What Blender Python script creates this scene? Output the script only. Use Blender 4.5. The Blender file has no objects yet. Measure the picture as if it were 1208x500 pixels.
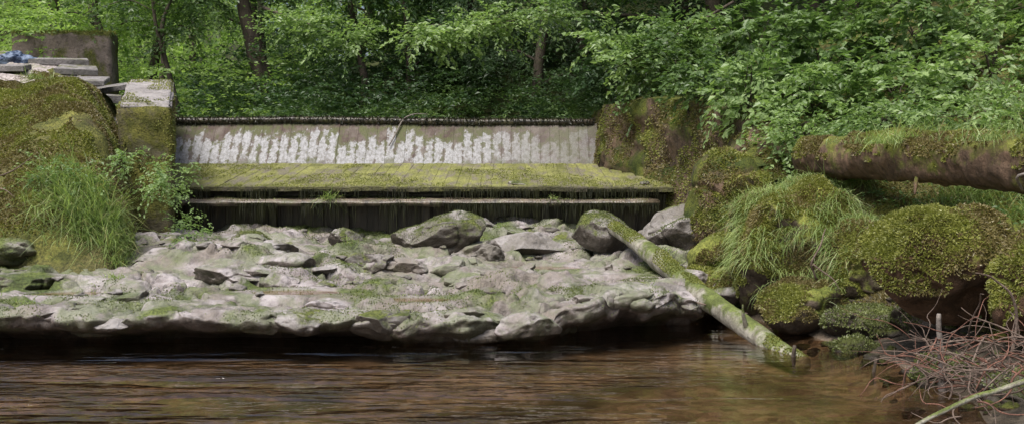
import bpy, bmesh, math
import numpy as np
from mathutils import Vector, Euler
rng=np.random.default_rng(7)
Z=np.array([0,0,1.0])
# ---------------------------------------------------------------- noise
def _h(i,j,k,s):
    n=(i*73856093)^(j*19349663)^(k*83492791)^(s*26544357)
    n&=0x7fffffff; n=((n^(n>>13))*1274126177)&0x7fffffff; n=n^(n>>16)
    return (n&0xffff)/65535.0
def vn(P,s=0):
    P=np.asarray(P,float); f=np.floor(P).astype(np.int64); r=P-f; r=r*r*(3-2*r)
    i,j,k=f[...,0],f[...,1],f[...,2]; x,y,z=r[...,0],r[...,1],r[...,2]
    o=0
    for a in (0,1):
        for b in (0,1):
            for c in (0,1):
                o=o+_h(i+a,j+b,k+c,s)*(x if a else 1-x)*(y if b else 1-y)*(z if c else 1-z)
    return o
def fbm(P,s=0,o=4,g=.5):
    P=np.asarray(P,float); t=0; a=1; m=0
    for q in range(o):
        t=t+a*vn(P*(2.03**q)+q*17.3,s+q); m+=a; a*=g
    return t/m
def P2(x,y,sx=1,sy=None,z=0.):
    sy=sx if sy is None else sy
    x,y=np.broadcast_arrays(np.asarray(x,float),np.asarray(y,float))
    return np.stack([x*sx,y*sy,np.full(x.shape,z)],-1)
def ss(a,b,x):
    t=np.clip((x-a)/(b-a),0,1); return t*t*(3-2*t)
def nrm(a): return a/np.maximum(np.linalg.norm(a,axis=-1,keepdims=True),1e-9)
# ---------------------------------------------------------------- mesh
def mesh_obj(name,parts,parent=None):
    Vs=[];L=[];st=[];mi=[];sm=[];mats=[];off=0;lo=0
    for V,F,mat,s in parts:
        V=np.asarray(V,float).reshape(-1,3);F=np.asarray(F,np.int64)
        if mat not in mats: mats.append(mat)
        Vs.append(V);L.append((F+off).ravel());k=F.shape[1]
        st.append(lo+np.arange(len(F))*k);mi.append(np.full(len(F),mats.index(mat)));sm.append(np.full(len(F),s))
        off+=len(V);lo+=F.size
    V=np.concatenate(Vs);L=np.concatenate(L);st=np.concatenate(st)
    me=bpy.data.meshes.new(name)
    me.vertices.add(len(V));me.loops.add(len(L));me.polygons.add(len(st))
    me.vertices.foreach_set("co",V.ravel().astype(np.float32))
    me.loops.foreach_set("vertex_index",L.astype(np.int32))
    me.polygons.foreach_set("loop_start",st.astype(np.int32))
    me.polygons.foreach_set("material_index",np.concatenate(mi).astype(np.int32))
    me.polygons.foreach_set("use_smooth",np.concatenate(sm).astype(bool))
    me.update(calc_edges=True)
    for m in mats: me.materials.append(m)
    ob=bpy.data.objects.new(name,me);bpy.context.scene.collection.objects.link(ob)
    if parent: ob.parent=parent
    return ob
def grid(V,mat,smooth=True):
    n,m=V.shape[:2];I=np.arange(n*m).reshape(n,m)
    F=np.stack([I[:-1,:-1],I[:-1,1:],I[1:,1:],I[1:,:-1]],-1).reshape(-1,4)
    return (V.reshape(-1,3),F,mat,smooth)
def quads(Q,mat,smooth=False):
    Q=Q.reshape(-1,3);return (Q,np.arange(len(Q)).reshape(-1,4),mat,smooth)
def tube(pts,rad,mat,seg=12,rough=.12,seed=0,sub=6,wig=0.,lump=0.):
    pts=np.array(pts,float);rad=np.array(rad,float)
    t=np.linspace(0,len(pts)-1,(len(pts)-1)*sub+1)
    ip=np.arange(len(pts))
    p=np.stack([np.interp(t,ip,pts[:,k]) for k in range(3)],-1);r=np.interp(t,ip,rad)
    if len(pts)>2:
        q=p.copy()
        for _ in range(3): q[1:-1]=(q[:-2]+2*q[1:-1]+q[2:])/4
        p=q
    if wig>0:
        p=p+wig*(np.stack([fbm(P2(t*.8,k*9.+seed),seed+k,2) for k in range(3)],-1)-.5)*2*np.minimum(1,t)[:,None]
    d=nrm(np.gradient(p,axis=0));ref=np.array([.13,.2,1.]) if abs(d[:,2]).mean()<.8 else np.array([1.,.1,0])
    a=nrm(np.cross(d,ref));b=np.cross(d,a)
    th=np.linspace(0,2*np.pi,seg,endpoint=False)
    ring=a[:,None]*np.cos(th)[None,:,None]+b[:,None]*np.sin(th)[None,:,None]
    nz=1+rough*2*(fbm(p[:,None]*3/ max(r.max(),.02)*.15+ring*1.2,seed,3)-.5)
    if lump: nz=nz+lump*2*(fbm((p[:,None]+ring*r[:,None,None])*9,seed+3,4)-.5)
    V=p[:,None]+ring*(r[:,None]*nz)[...,None]
    V=np.concatenate([p[None,:1].repeat(seg,1)+0*V[:1],V[:1]*1.0,V[1:-1],V[-1:]*1.0,p[None,-1:].repeat(seg,1)+0*V[:1]],0)
    n,m=V.shape[:2];I=np.arange(n*m).reshape(n,m);J=np.roll(I,-1,1)
    F=np.stack([I[:-1],J[:-1],J[1:],I[1:]],-1).reshape(-1,4)
    return (V.reshape(-1,3),F,mat,True)
_ico={}
def ico(n=5):
    if n not in _ico:
        bm=bmesh.new();bmesh.ops.create_icosphere(bm,subdivisions=n,radius=1)
        V=np.array([v.co[:] for v in bm.verts]);F=np.array([[v.index for v in f.verts] for f in bm.faces]);bm.free();_ico[n]=(V,F)
    return _ico[n]
def boulder(c,r,mat,seed=0,n=6,amp=.35,rz=0,tilt=0,cut=True,det=1.,ang=0.):
    V,F=ico(n);V=V.copy()
    if cut:
        g=np.random.default_rng(seed+50)
        for _ in range(10+int(8*ang)):
            d=nrm(g.normal(size=3));o=g.uniform(.66-.14*ang,.9-.1*ang)
            e=np.maximum(V@d-o,0);V=V-d*e[:,None]*(.85+.12*ang)
    u=nrm(V)
    V=V*(1+amp*(1-.4*ang)*2*(fbm(u*1.1+seed*3.1,seed,3)-.5))[:,None]
    W=V*np.array(r);rr=np.mean(r)
    k=.16*(fbm(W*2.2/max(rr,.3)*.5+seed,seed+9,5,.55)-.5)
    cr=np.abs(fbm(W*1.6/max(rr,.3)*.5+seed*2.,seed+19,3)-.5);k=k-.06*np.exp(-(cr/.02)**2)
    V=W+u*(k*rr*1.1*det)[:,None]
    ct,st=math.cos(tilt),math.sin(tilt);V=V@np.array([[ct,0,-st],[0,1,0],[st,0,ct]])
    cz,sz=math.cos(rz),math.sin(rz);V=V@np.array([[cz,sz,0],[-sz,cz,0],[0,0,1]])
    return (V+np.array(c),F,mat,True)
def box(x0,x1,y0,y1,z0,z1,mat,j=0,seed=0):
    g=np.random.default_rng(seed)
    V=np.array([[x0,y0,z0],[x1,y0,z0],[x1,y1,z0],[x0,y1,z0],[x0,y0,z1],[x1,y0,z1],[x1,y1,z1],[x0,y1,z1]],float)+g.uniform(-j,j,(8,3))
    F=[[0,3,2,1],[4,5,6,7],[0,1,5,4],[1,2,6,5],[2,3,7,6],[3,0,4,7]]
    return (V,F,mat,False)
def rough_block(V8,mat,amp=.05,seed=0,rnd=.12,el=.12,smooth=True,fr=2.5):
    V8=np.array(V8,float)
    bm=bmesh.new();vs=[bm.verts.new(v) for v in V8]
    for f in [[0,3,2,1],[4,5,6,7],[0,1,5,4],[1,2,6,5],[2,3,7,6],[3,0,4,7]]: bm.faces.new([vs[i] for i in f])
    bmesh.ops.bevel(bm,geom=bm.edges[:],offset=rnd*.35,segments=2,affect='EDGES')
    for _ in range(5):
        ed=[e for e in bm.edges if e.calc_length()>el]
        if not ed: break
        bmesh.ops.subdivide_edges(bm,edges=ed,cuts=1,use_grid_fill=True)
    bmesh.ops.triangulate(bm,faces=bm.faces[:])
    bm.normal_update();bm.verts.index_update()
    V=np.array([v.co[:] for v in bm.verts]);N=np.array([v.normal[:] for v in bm.verts]);F=np.array([[v.index for v in f.verts] for f in bm.faces]);bm.free()
    V=V+N*((fbm(V*fr,seed,4)-.5)*2*amp)[:,None]
    return (V,F,mat,smooth)
# ---------------------------------------------------------------- leaves / grass
def leaves_at(pos,ax,no,L,W,fold=.12):
    ax=nrm(ax);s=nrm(np.cross(no,ax));n=np.cross(ax,s)
    L=L[...,None];W=W[...,None]
    return np.stack([pos-ax*L*.5,pos+s*W*.5+n*W*fold-ax*L*.05,pos+ax*L*.5-n*L*.12,pos-s*W*.5+n*W*fold-ax*L*.05],-2)
def sprays(B,D,L,k,ll,wr=.55,droop=.3,wid=.38,nj=.45,g=rng):
    m=len(B);D=nrm(D);L=np.broadcast_to(L,(m,));t=(np.arange(k)[None]+g.random((m,k)))/k
    side=nrm(np.cross(D,Z)+1e-4);sg=np.where(np.arange(k)%2==0,1.,-1.)[None]
    off=L[:,None]*wid*(1-.8*t)*g.random((m,k))*sg
    pos=B[:,None]+D[:,None]*(L[:,None]*t)[...,None]-Z*(droop*L[:,None]*t**2)[...,None]+side[:,None]*off[...,None]
    pos=pos+g.normal(size=pos.shape)*(L[:,None,None]*.035)
    ax=side[:,None]*sg[...,None]*.8+D[:,None]*.7-Z*.2+g.normal(size=pos.shape)*.3
    no=Z+D[:,None]*droop*.6+g.normal(size=pos.shape)*nj
    s=ll*(.6+.7*g.random((m,k)))*(.8+.4*g.random((m,1)))
    return leaves_at(pos,ax,no,s,s*wr).reshape(-1,4,3)
def clump(c,r,n,k,ll,sl=.6,wr=.55,droop=.3,shell=.5,g=rng,**kw):
    u=nrm(g.normal(size=(n,3)));rad=(shell+(1-shell)*g.random(n))
    rad=rad*(.55+.9*vn(u*1.7+np.array(c)*1.3,3))
    B=np.array(c)+u*np.array(r)*rad[:,None]
    D=u*np.array([1,1,.5])+g.normal(size=(n,3))*.45+np.array([0,-.15,.05])
    return sprays(B,D,sl*(.6+.8*g.random(n)),k,ll,wr,droop,g=g,**kw)
def blades(B,D,L,W,bend,g=rng):
    m=len(B);D=nrm(D);t=np.array([0,.35,.7,1.]);L=np.broadcast_to(L,(m,));W=np.broadcast_to(W,(m,))
    c=B[:,None]+D[:,None]*(L[:,None]*t)[...,None]+bend[:,None]*(L[:,None]*t**2)[...,None]
    a=g.random(m)*np.pi;s=np.stack([np.cos(a),np.sin(a),0*a],-1)
    w=np.array([.6,1,.7,.08])
    l=c+s[:,None]*(W[:,None]*w*.5)[...,None];r=c-s[:,None]*(W[:,None]*w*.5)[...,None]
    q=[np.stack([l[:,i],r[:,i],r[:,i+1],l[:,i+1]],1) for i in range(3)]
    return np.concatenate([x[:,None] for x in q],1).reshape(-1,4,3)
def surf_samples(part,n,minz=.2,g=rng,maxz=2):
    V,F=part[0],np.asarray(part[1])[:,:3]
    a,b,c=V[F[:,0]],V[F[:,1]],V[F[:,2]];N=np.cross(b-a,c-a);A=np.linalg.norm(N,axis=1);N=nrm(N)
    w=A*(N[:,2]>minz)*(N[:,2]<maxz);i=g.choice(len(F),n,p=w/w.sum());u=g.random((n,1));v=g.random((n,1));fl=(u+v)>1
    u=np.where(fl,1-u,u);v=np.where(fl,1-v,v)
    return a[i]+(b[i]-a[i])*u+(c[i]-a[i])*v,N[i]
def tuft(p,N,L,W,mats,seed,hang=.2,g=rng):
    m=len(p);D=N+g.normal(size=(m,3))*.7-Z*hang
    l=L*(.4+g.random(m));q=leaves_at(p+nrm(D)*(l*.35)[:,None],D,g.normal(size=(m,3)),l,W*(.6+.8*g.random(m)))
    f=fbm(p*2.2,seed+70,3)+.15*(g.random(m)-.5)
    out=[];e=[0,.5,9] if len(mats)==2 else [0,9]
    for i,mt in enumerate(mats):
        k=(f>=e[i])&(f<e[i+1])
        if k.any(): out.append(quads(q[k],mt))
    return out
def fuzz(part,n,mats,L=.03,W=.014,minz=.1,g=rng,thr=None,seed=0,hang=.2,maxz=2):
    p,N=surf_samples(part,n,minz,g,maxz)
    if thr is not None:
        k=fbm(p*1.6,seed,4)+.08*N[:,2]>thr;p=p[k];N=N[k]
    return tuft(p,N,L,W,mats,seed,hang,g)
# ---------------------------------------------------------------- materials
class M:
    def __init__(s,name):
        s.m=bpy.data.materials.new(name);s.m.use_nodes=True;s.t=s.m.node_tree;s.t.nodes.clear()
        s.o=s.t.nodes.new('ShaderNodeOutputMaterial');s.g=s.t.nodes.new('ShaderNodeNewGeometry')
        s.pos=s.g.outputs['Position']
    def n(s,ty,ins={},**pr):
        x=s.t.nodes.new(ty)
        for k,v in pr.items(): setattr(x,k,v)
        for k,v in ins.items():
            if isinstance(v,bpy.types.NodeSocket): s.t.links.new(v,x.inputs[k])
            else: x.inputs[k].default_value=v
        return x
    def noise(s,sc,det=4,vec=None,rough=.55,dist=0):
        if isinstance(sc,(tuple,list)):
            vec=s.n('ShaderNodeVectorMath',{0:vec or s.pos,1:sc},operation='MULTIPLY').outputs[0];sc=1
        return s.n('ShaderNodeTexNoise',{'Vector':vec or s.pos,'Scale':sc,'Detail':det,'Roughness':rough,'Distortion':dist}).outputs['Fac']
    def math(s,op,a,b=0.): return s.n('ShaderNodeMath',{0:a,1:b},operation=op).outputs[0]
    def mr(s,v,a,b,c=0.,d=1.): return s.n('ShaderNodeMapRange',{0:v,1:a,2:b,3:c,4:d}).outputs[0]
    def mix(s,f,a,b,bt='MIX'):
        if isinstance(a,tuple): a=a+(1,)
        if isinstance(b,tuple): b=b+(1,)
        return s.n('ShaderNodeMix',{0:f,6:a,7:b},data_type='RGBA',blend_type=bt).outputs[2]
    def xyz(s,v): return s.n('ShaderNodeSeparateXYZ',{0:v}).outputs
    def bump(s,h,st=.5,d=.02,nrm=None):
        i={'Height':h,'Strength':st,'Distance':d}
        if nrm: i['Normal']=nrm
        return s.n('ShaderNodeBump',i).outputs[0]
    def pbr(s,col,rough=.8,nor=None,spec=.3):
        i={'Base Color':col if not isinstance(col,tuple) else col+(1,),'Roughness':rough,'Specular IOR Level':spec}
        if nor: i['Normal']=nor
        b=s.n('ShaderNodeBsdfPrincipled',i).outputs[0];s.t.links.new(b,s.o.inputs[0]);return s.m
def moss_rock(name,a,b,m1,m2,thr,k,wetlo=-.05,wethi=.2,sc=1.3,faceshade=0.,stain=None,bs=1.,film=None,pits=.5,rough=.88):
    s=M(name);nz=s.xyz(s.g.outputs['Normal'])[2];z=s.xyz(s.pos)[2]
    n1=s.noise(2.3,7,rough=.68);n2=s.noise(11,5,rough=.65)
    base=s.mix(s.mr(n1,.40,.60),a,b)
    base=s.mix(s.mr(n2,.52,.66,0,pits),base,tuple(x*.30 for x in b))
    base=s.mix(s.mr(n2,.45,.30,0,.45),base,tuple(min(1,x*1.25) for x in a))
    if stain: base=s.mix(s.mr(s.noise(.75,5,rough=.65),.46,.60,0,.85),base,stain)
    if film: base=s.mix(s.mr(s.noise(1.9,6,rough=.7,dist=.5),.46,.58,0,.85),base,film)
    mn=s.math('ADD',s.noise(sc,7,rough=.66,dist=.3),s.math('MULTIPLY',nz,k))
    mf=s.mr(mn,thr-.05,thr+.06)
    mc=s.mix(s.mr(s.noise(3.3,4),.38,.62),m1,m2);mc=s.mix(s.mr(s.noise(38,3),.42,.65,0,.75),mc,tuple(x*.35 for x in m1))
    c=s.mix(mf,base,mc)
    wetshade=s.mr(s.math('ADD',z,s.math('MULTIPLY',s.math('SUBTRACT',s.noise(3,3),.5),.25)),wetlo,wethi)
    if faceshade:  # steep and undercut faces: shade painted into the colour, on top of waterline wetness
        f=s.mr(s.math('ADD',nz,s.math('MULTIPLY',s.math('SUBTRACT',s.noise(4,5),.5),.9)),faceshade-.35,faceshade+.2)
        wetshade=s.math('MULTIPLY',wetshade,s.math('ADD',s.math('MULTIPLY',f,.85),.15))
    c=s.mix(s.math('SUBTRACT',1.,wetshade),c,s.mix(1.,c,(.20,.165,.12),'MULTIPLY'))
    h=s.math('ADD',s.noise(12,8,rough=.72),s.math('MULTIPLY',n1,1.2))
    r=s.mr(wetshade,0,1,.35,rough)
    return s.pbr(c,r,s.bump(h,.85*bs,.05))
def leafmat(name,d,l,tr=.35,zs=.5,yel=None):
    s=M(name);r=s.g.outputs['Random Per Island']
    f=s.math('ADD',s.math('MULTIPLY',r,.6),s.mr(s.noise(zs,0),.3,.7,0,.45))
    c=s.mix(f,d,l)
    if yel: c=s.mix(s.mr(s.math('FRACT',s.math('MULTIPLY',r,37.)),.85,.93),c,yel)
    b=s.n('ShaderNodeBsdfPrincipled',{'Base Color':c,'Roughness':.42,'Specular IOR Level':.55}).outputs[0]
    t=s.n('ShaderNodeBsdfTranslucent',{'Color':s.mix(1.,c,(1.,1.12,.6),'MULTIPLY')}).outputs[0]
    x=s.n('ShaderNodeMixShader',{0:tr,1:b,2:t}).outputs[0];s.t.links.new(x,s.o.inputs[0]);return s.m
def bark(name,a,b,moss=None,thr=.6,k=.0,st=1.):
    s=M(name);c=s.mix(s.mr(s.noise((9,9,2.2),6),.35,.65),a,b)
    c=s.mix(s.mr(s.noise(16,6,rough=.7),.55,.68,0,.7),c,tuple(x*.35 for x in b))
    nz=s.xyz(s.g.outputs['Normal'])[2]
    if moss:
        f=s.mr(s.math('ADD',s.noise(2.2,7,rough=.68),s.math('MULTIPLY',nz,k)),thr-.06,thr+.06)
        m=s.mix(s.mr(s.noise(5,4),.35,.65),moss,tuple(x*.45 for x in moss));m=s.mix(s.mr(s.noise(50,3),.4,.65,0,.7),m,tuple(x*.3 for x in moss))
        c=s.mix(f,c,m)
    return s.pbr(c,.85,s.bump(s.math('ADD',s.noise((25,25,5),5),s.noise(20,6)),.9*st,.02))
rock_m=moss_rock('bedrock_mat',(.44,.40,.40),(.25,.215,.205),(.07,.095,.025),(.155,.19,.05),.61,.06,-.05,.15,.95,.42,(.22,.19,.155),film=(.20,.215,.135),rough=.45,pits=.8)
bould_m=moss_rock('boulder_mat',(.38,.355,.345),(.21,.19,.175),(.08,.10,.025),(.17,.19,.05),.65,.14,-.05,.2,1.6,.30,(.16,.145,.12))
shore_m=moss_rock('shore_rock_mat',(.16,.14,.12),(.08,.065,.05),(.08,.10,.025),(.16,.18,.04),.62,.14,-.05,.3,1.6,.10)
mbould_m=moss_rock('mossy_boulder_mat',(.14,.11,.08),(.07,.05,.035),(.12,.145,.025),(.26,.275,.06),.46,.22,-.05,.3,1.8,.0)
rbould_m=moss_rock('brown_mossy_boulder_mat',(.13,.075,.045),(.06,.036,.02),(.10,.125,.02),(.21,.225,.04),.58,.24,-.05,.3,2.2,.0)
bankwall_m=moss_rock('bank_wall_mat',(.17,.115,.075),(.065,.047,.032),(.045,.065,.012),(.12,.13,.02),.53,.12,-.05,.3,1.1,.0)
def mk_ground():
    s=M('forest_soil_mat');x,y,z=s.xyz(s.pos);nz=s.xyz(s.g.outputs['Normal'])[2]
    soil=s.mix(s.mr(s.noise(3,6),.35,.65),(.05,.035,.02),(.10,.075,.045))
    moss=s.mix(s.mr(s.noise(2.2,6,rough=.65),.38,.62),(.08,.088,.02),(.24,.235,.055))
    moss=s.mix(s.mr(s.noise(1.3,6,rough=.65),.46,.60,0,.75),moss,(.16,.135,.06))
    moss=s.mix(s.mr(s.noise(26,5,rough=.65),.42,.62,0,.8),moss,(.035,.042,.012))
    c=s.mix(s.mr(s.math('ADD',s.noise(.9,5),s.math('MULTIPLY',nz,.25)),.44,.58),soil,moss)
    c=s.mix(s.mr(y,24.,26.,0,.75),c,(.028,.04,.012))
    shore=s.mix(s.mr(s.noise(6,6,rough=.7),.4,.6),(.04,.033,.022),(.11,.09,.065))
    c=s.mix(s.mr(s.math('ADD',z,s.math('MULTIPLY',s.math('SUBTRACT',s.noise(1.5,4),.5),1.)),.35,.65,1.,0),c,shore)
    peb=s.n('ShaderNodeTexVoronoi',{'Vector':s.pos,'Scale':9.,'Randomness':1.})
    bed=s.mix(s.mr(s.xyz(peb.outputs['Color'])[0],0,1),(.14,.10,.07),(.36,.28,.205))
    bed=s.mix(s.mr(s.noise(.8,5,rough=.65),.42,.60),bed,(.085,.065,.04))
    c=s.mix(s.mr(z,-.03,.06),bed,c)
    h=s.math('ADD',s.noise(9,7,rough=.65),s.math('MULTIPLY',s.noise(40,4),.5))
    return s.pbr(c,.85,s.bump(h,1.,.07))
ground_m=mk_ground()
leaf_dark=leafmat('leaf_dark',(.030,.066,.026),(.095,.165,.06),.38)
leaf_mid=leafmat('leaf_mid',(.055,.105,.034),(.185,.285,.095),.43)
leaf_bright=leafmat('leaf_bright',(.11,.19,.065),(.34,.46,.18),.44,.9)
leaf_far=leafmat('leaf_far',(.13,.23,.06),(.42,.55,.19),.55,.25)
leaf_conifer=leafmat('leaf_conifer',(.036,.075,.032),(.10,.165,.07),.32)
grass_m=leafmat('grass_mat',(.17,.25,.08),(.42,.52,.20),.4,2.,(.45,.41,.2))
mossy_m=leafmat('moss_tuft_mat',(.12,.135,.025),(.32,.33,.08),.3,2.5)
drymoss_m=leafmat('dry_moss_mat',(.12,.095,.035),(.25,.21,.08),.25,2.5)
rockmoss_m=leafmat('rock_moss_mat',(.08,.10,.03),(.20,.23,.075),.25,2.5)
hang_m=leafmat('hanging_moss_mat',(.012,.014,.007),(.045,.048,.018),.2,3)
MM=[mossy_m,drymoss_m]
bark_m=bark('bark_mat',(.045,.035,.027),(.10,.08,.06),(.06,.08,.02),.66,.0)
log_m=bark('fallen_log_mat',(.18,.115,.075),(.075,.05,.033),(.19,.20,.04),.53,.20)
pole_m=bark('leaning_log_mat',(.36,.34,.28),(.17,.155,.12),(.18,.22,.06),.56,.14)
twig_m=bark('twig_mat',(.20,.15,.12),(.10,.07,.055))
redtwig_m=bark('red_twig_mat',(.24,.12,.085),(.12,.06,.045))
greytwig_m=bark('grey_twig_mat',(.26,.23,.2),(.12,.1,.09))
# ---------------------------------------------------------------- terrain
def xR(y): return np.interp(y,[-300,5,7,8.9,10.8,13,14.2,17,19.5,23,25,30,60,300],[3,3,3.3,3.9,4.05,3.75,3.3,3.5,2.95,1.7,1.6,4,8,40])
def xLw(y): return np.interp(y,[-300,15,18.5,23,26,300],[-5.,-5.3,-6.35,-7.6,-9.5,-60])
def H(x,y):
    x,y=np.broadcast_arrays(np.asarray(x,float),np.asarray(y,float))
    base=-.20+.14*(fbm(P2(x,y,.7),1,3)-.5)+ss(24.0,24.7,y)*2.75
    k=np.interp(x,[-25,-13,-9,-5,0,8],[.30,.10,.07,.22,.42,.5])
    hill=base+np.maximum(0,y-26)*k
    hill=np.where(y>70,base+44*k,hill)
    s=x-xR(y);hb=np.interp(y,[-50,6,9,11,13,15,17,23,300],[.6,.5,.55,.8,1.2,1.8,2.5,3.1,3.1])
    st=np.interp(y,[-50,12,15,17,300],[1.7,1.6,1.,.5,.5])
    s2=s/st
    hR=-.20+np.interp(s2,[-.5,0,.5,1],[0,.30,.62,1])*(hb+.20)+np.clip(s2-1,0,60)*st*.36
    hR=np.minimum(hR,14+0*x)
    u1=(xLw(y)-x)*5;u2_=y-14.9;kk=.8
    u=-kk*np.logaddexp(-u1/kk,-u2_/kk)+.3
    u=u+.9*(fbm(P2(x,y,.9),15,4)-.5)
    hL=np.interp(u,[-.5,0,.5,2,4,12,40],[-.4,.55,1.1,2.35,3.2,4.6,6.5])
    u2=-10.5-x
    hL2=np.interp(u2,[-.5,0,1,4,20],[-.4,.1,.7,1.8,6])
    h=np.maximum(np.maximum(hill,hR),np.maximum(hL,hL2))
    a=ss(-.1,.5,h)
    return h+a*(.34*(fbm(P2(x,y,.8),5,4)-.5)+.24*(fbm(P2(x,y,3.2),8,4)-.5))
def axis(lo,hi,d,far,g=1.22):
    a=list(np.arange(lo,hi,d));s=d
    x=a[-1]
    while x<far: s*=g;x+=s;a.append(x)
    s=d;x=a[0];b=[]
    while x>-far: s*=g;x-=s;b.append(x)
    return np.array(b[::-1]+a)
ax=axis(-14,11,.08,300);ay=axis(6,30,.08,300)
X,Y=np.meshgrid(ax,ay)
mesh_obj('ground',[grid(np.stack([X,Y,H(X,Y)],-1),ground_m)])
s=M('gravel_mat');v=s.n('ShaderNodeTexVoronoi',{'Vector':s.pos,'Scale':16.})
c=s.mix(s.xyz(v.outputs['Color'])[0],(.22,.185,.17),(.46,.41,.39));c=s.mix(s.mr(s.noise(2,5),.5,.64),c,(.12,.14,.05))
gravel_m=s.pbr(c,.9,s.bump(v.outputs['Distance'],.8,.03))
gx,gy=np.meshgrid(np.linspace(-14,-8.2,90),np.linspace(20.6,27,110))
gx=gx-.28*(gy-20.3)
gz=H(gx,gy)+.03+.16*(fbm(P2(gx,gy,.9),77,3)-.48)
mesh_obj('gravel_path',[grid(np.stack([gx,gy,gz],-1),gravel_m)])
# ---------------------------------------------------------------- water
s=M('water_mat')
n1=s.noise((2.0,4.6,1),2,dist=.6);n2=s.noise((11,19,1),2,dist=.3);reg=s.mr(s.noise((.35,1.3,1),3),.44,.60,.10,1.)
reg=s.math('MULTIPLY',reg,s.mr(s.xyz(s.pos)[0],-1.,1.5,1.,.16))
h=s.math('ADD',n1,s.math('MULTIPLY',n2,.20))
bn=s.bump(s.math('MULTIPLY',h,reg),1.,.085)
fr=s.n('ShaderNodeFresnel',{'IOR':1.5,'Normal':bn}).outputs[0]
gl=s.n('ShaderNodeBsdfGlossy',{'Color':(1,1,1,1),'Roughness':.02,'Normal':bn}).outputs[0]
tr=s.n('ShaderNodeBsdfTransparent',{'Color':(.74,.64,.52,1)}).outputs[0]
mx=s.n('ShaderNodeMixShader',{0:fr,1:tr,2:gl}).outputs[0];s.t.links.new(mx,s.o.inputs[0]);water_m=s.m
wx,wy=np.meshgrid(np.linspace(-30,9,40),np.linspace(-40,16,50))
mesh_obj('stream_water',[grid(np.stack([wx,wy,0*wx],-1),water_m)])
# ---------------------------------------------------------------- bedrock ledge
pud=[(-2.66,13.35,.6,.32,.42),(-1.15,12.85,.5,.26,.39),(1.28,14.3,.55,.35,.42),(-4.2,14.6,.5,.3,.48),(.4,15.6,.6,.35,.50),(-5.3,13.2,.5,.28,.42),(-1.6,16.0,.5,.3,.56)]
def R(x,y):
    b=.39+.042*(y-12)+.04*np.sin(x*.9)
    w=fbm(P2(x,y,.5),21,3)-.5
    b=b+.64*(fbm(P2(x+w,y,.45,.75),22,3)-.5)*ss(12.,14.,y)+.38*(fbm(P2(x,y,1.3,1.9),23,3)-.5)*ss(11.4,13.,y)
    b=b-.10*ss(-.8,.1,x)*ss(1.,.3,x)*ss(13.2,12,y)
    b=b-.08*ss(1.2,3,x)*ss(15,13,y)
    tl=.35*x+.8*(fbm(P2(x,y,.4),29,2)-.5)
    q=.11;bb=(b+.05*tl)/q;f=bb-np.floor(bb);bt=(np.floor(bb)+ss(.3,.6,f)-.05*tl/q)*q
    b=.4*b+.6*bt
    for sd,dep,ww in ((31,.20,.017),(37,.17,.016),(43,.16,.016)):
        n=fbm(P2(x,y,.6,1.,sd*.3),sd,4);b=b-dep*np.exp(-((n-.5)/ww)**2)*ss(11.7,12.4,y)
    n=vn(P2(x,y,2.6,3.2),44);b=b-.07*ss(.7,.9,n)
    b=b+.13*(fbm(P2(x,y,4),25,4)-.5)+.05*(fbm(P2(x,y,14),26,2)-.5)
    for px,py,rx,ry,pz in pud:
        d=np.sqrt(((x-px)/rx)**2+((y-py)/ry)**2)+.5*(fbm(P2(x,y,3),50,2)-.5)
        g=ss(2.1,1.35,d);b=b*(1-g)+np.maximum(np.minimum(b,pz+.06),pz+.0)*g
        f=ss(1.15,.75,d);b=b*(1-f)+(pz-.07)*f
    return b
xs=np.arange(-11,4.4,.03)
yF=np.interp(xs,[-11,-5.5,-3,0,.93,2.2,2.7,3.2,4.4],[11.7,11.75,11.85,12.05,12.4,13.0,13.9,14.3,13.9])+.45*(fbm(P2(xs,0,.9),61,3)-.5)+.30*(fbm(P2(xs,0,4.),62,4)-.5)
T=np.linspace(0,1,280)
Xg=np.repeat(xs[None],len(T),0);Yg=yF[None]+(20.2-yF[None])*T[:,None]
Zg=R(Xg,Yg);Zg[0]-=.045;Zg[1]-=.012;top=np.stack([Xg,Yg,Zg],-1)
lip=top[0];rows=[]
ucut=ss(.35,.65,fbm(P2(xs,0,.8),69,3)+np.where(xs<-.5,.10,-.05))
for dy,fz in ((.75,-.35),(.65,.0),(.58,.1),(.50,.2),(.42,.28),(.30,.36),(.18,.44),(.08,.52),(.02,.6),(-.01,.7),(-.02,.8),(-.02,.88),(-.015,.95)):
    r=lip.copy();d=dy*(.35+.65*ucut)-(1-ucut)*.08*max(0,1-abs(fz)*1.1)
    r[:,2]=lip[:,2]*fz if fz>=0 else fz
    blk=np.floor(fbm(P2(xs,fz*2,1.6,1),63,3)*9)/9
    r[:,1]+=d+(.16*(blk-.5)+.16*(fbm(r*np.array([5,5,14]),66,4)-.5))*(0<fz<.97)
    rows.append(r)
V=np.concatenate([np.array(rows),top],0)
V[...,1]+=.08*(fbm(V*np.array([6,5,11]),65,4)-.5)
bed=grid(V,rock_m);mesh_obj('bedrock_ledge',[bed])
def put(x,y): return float(R(np.array([x]),np.array([y]))[0])
parts=[]
g=np.random.default_rng(23)
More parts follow.
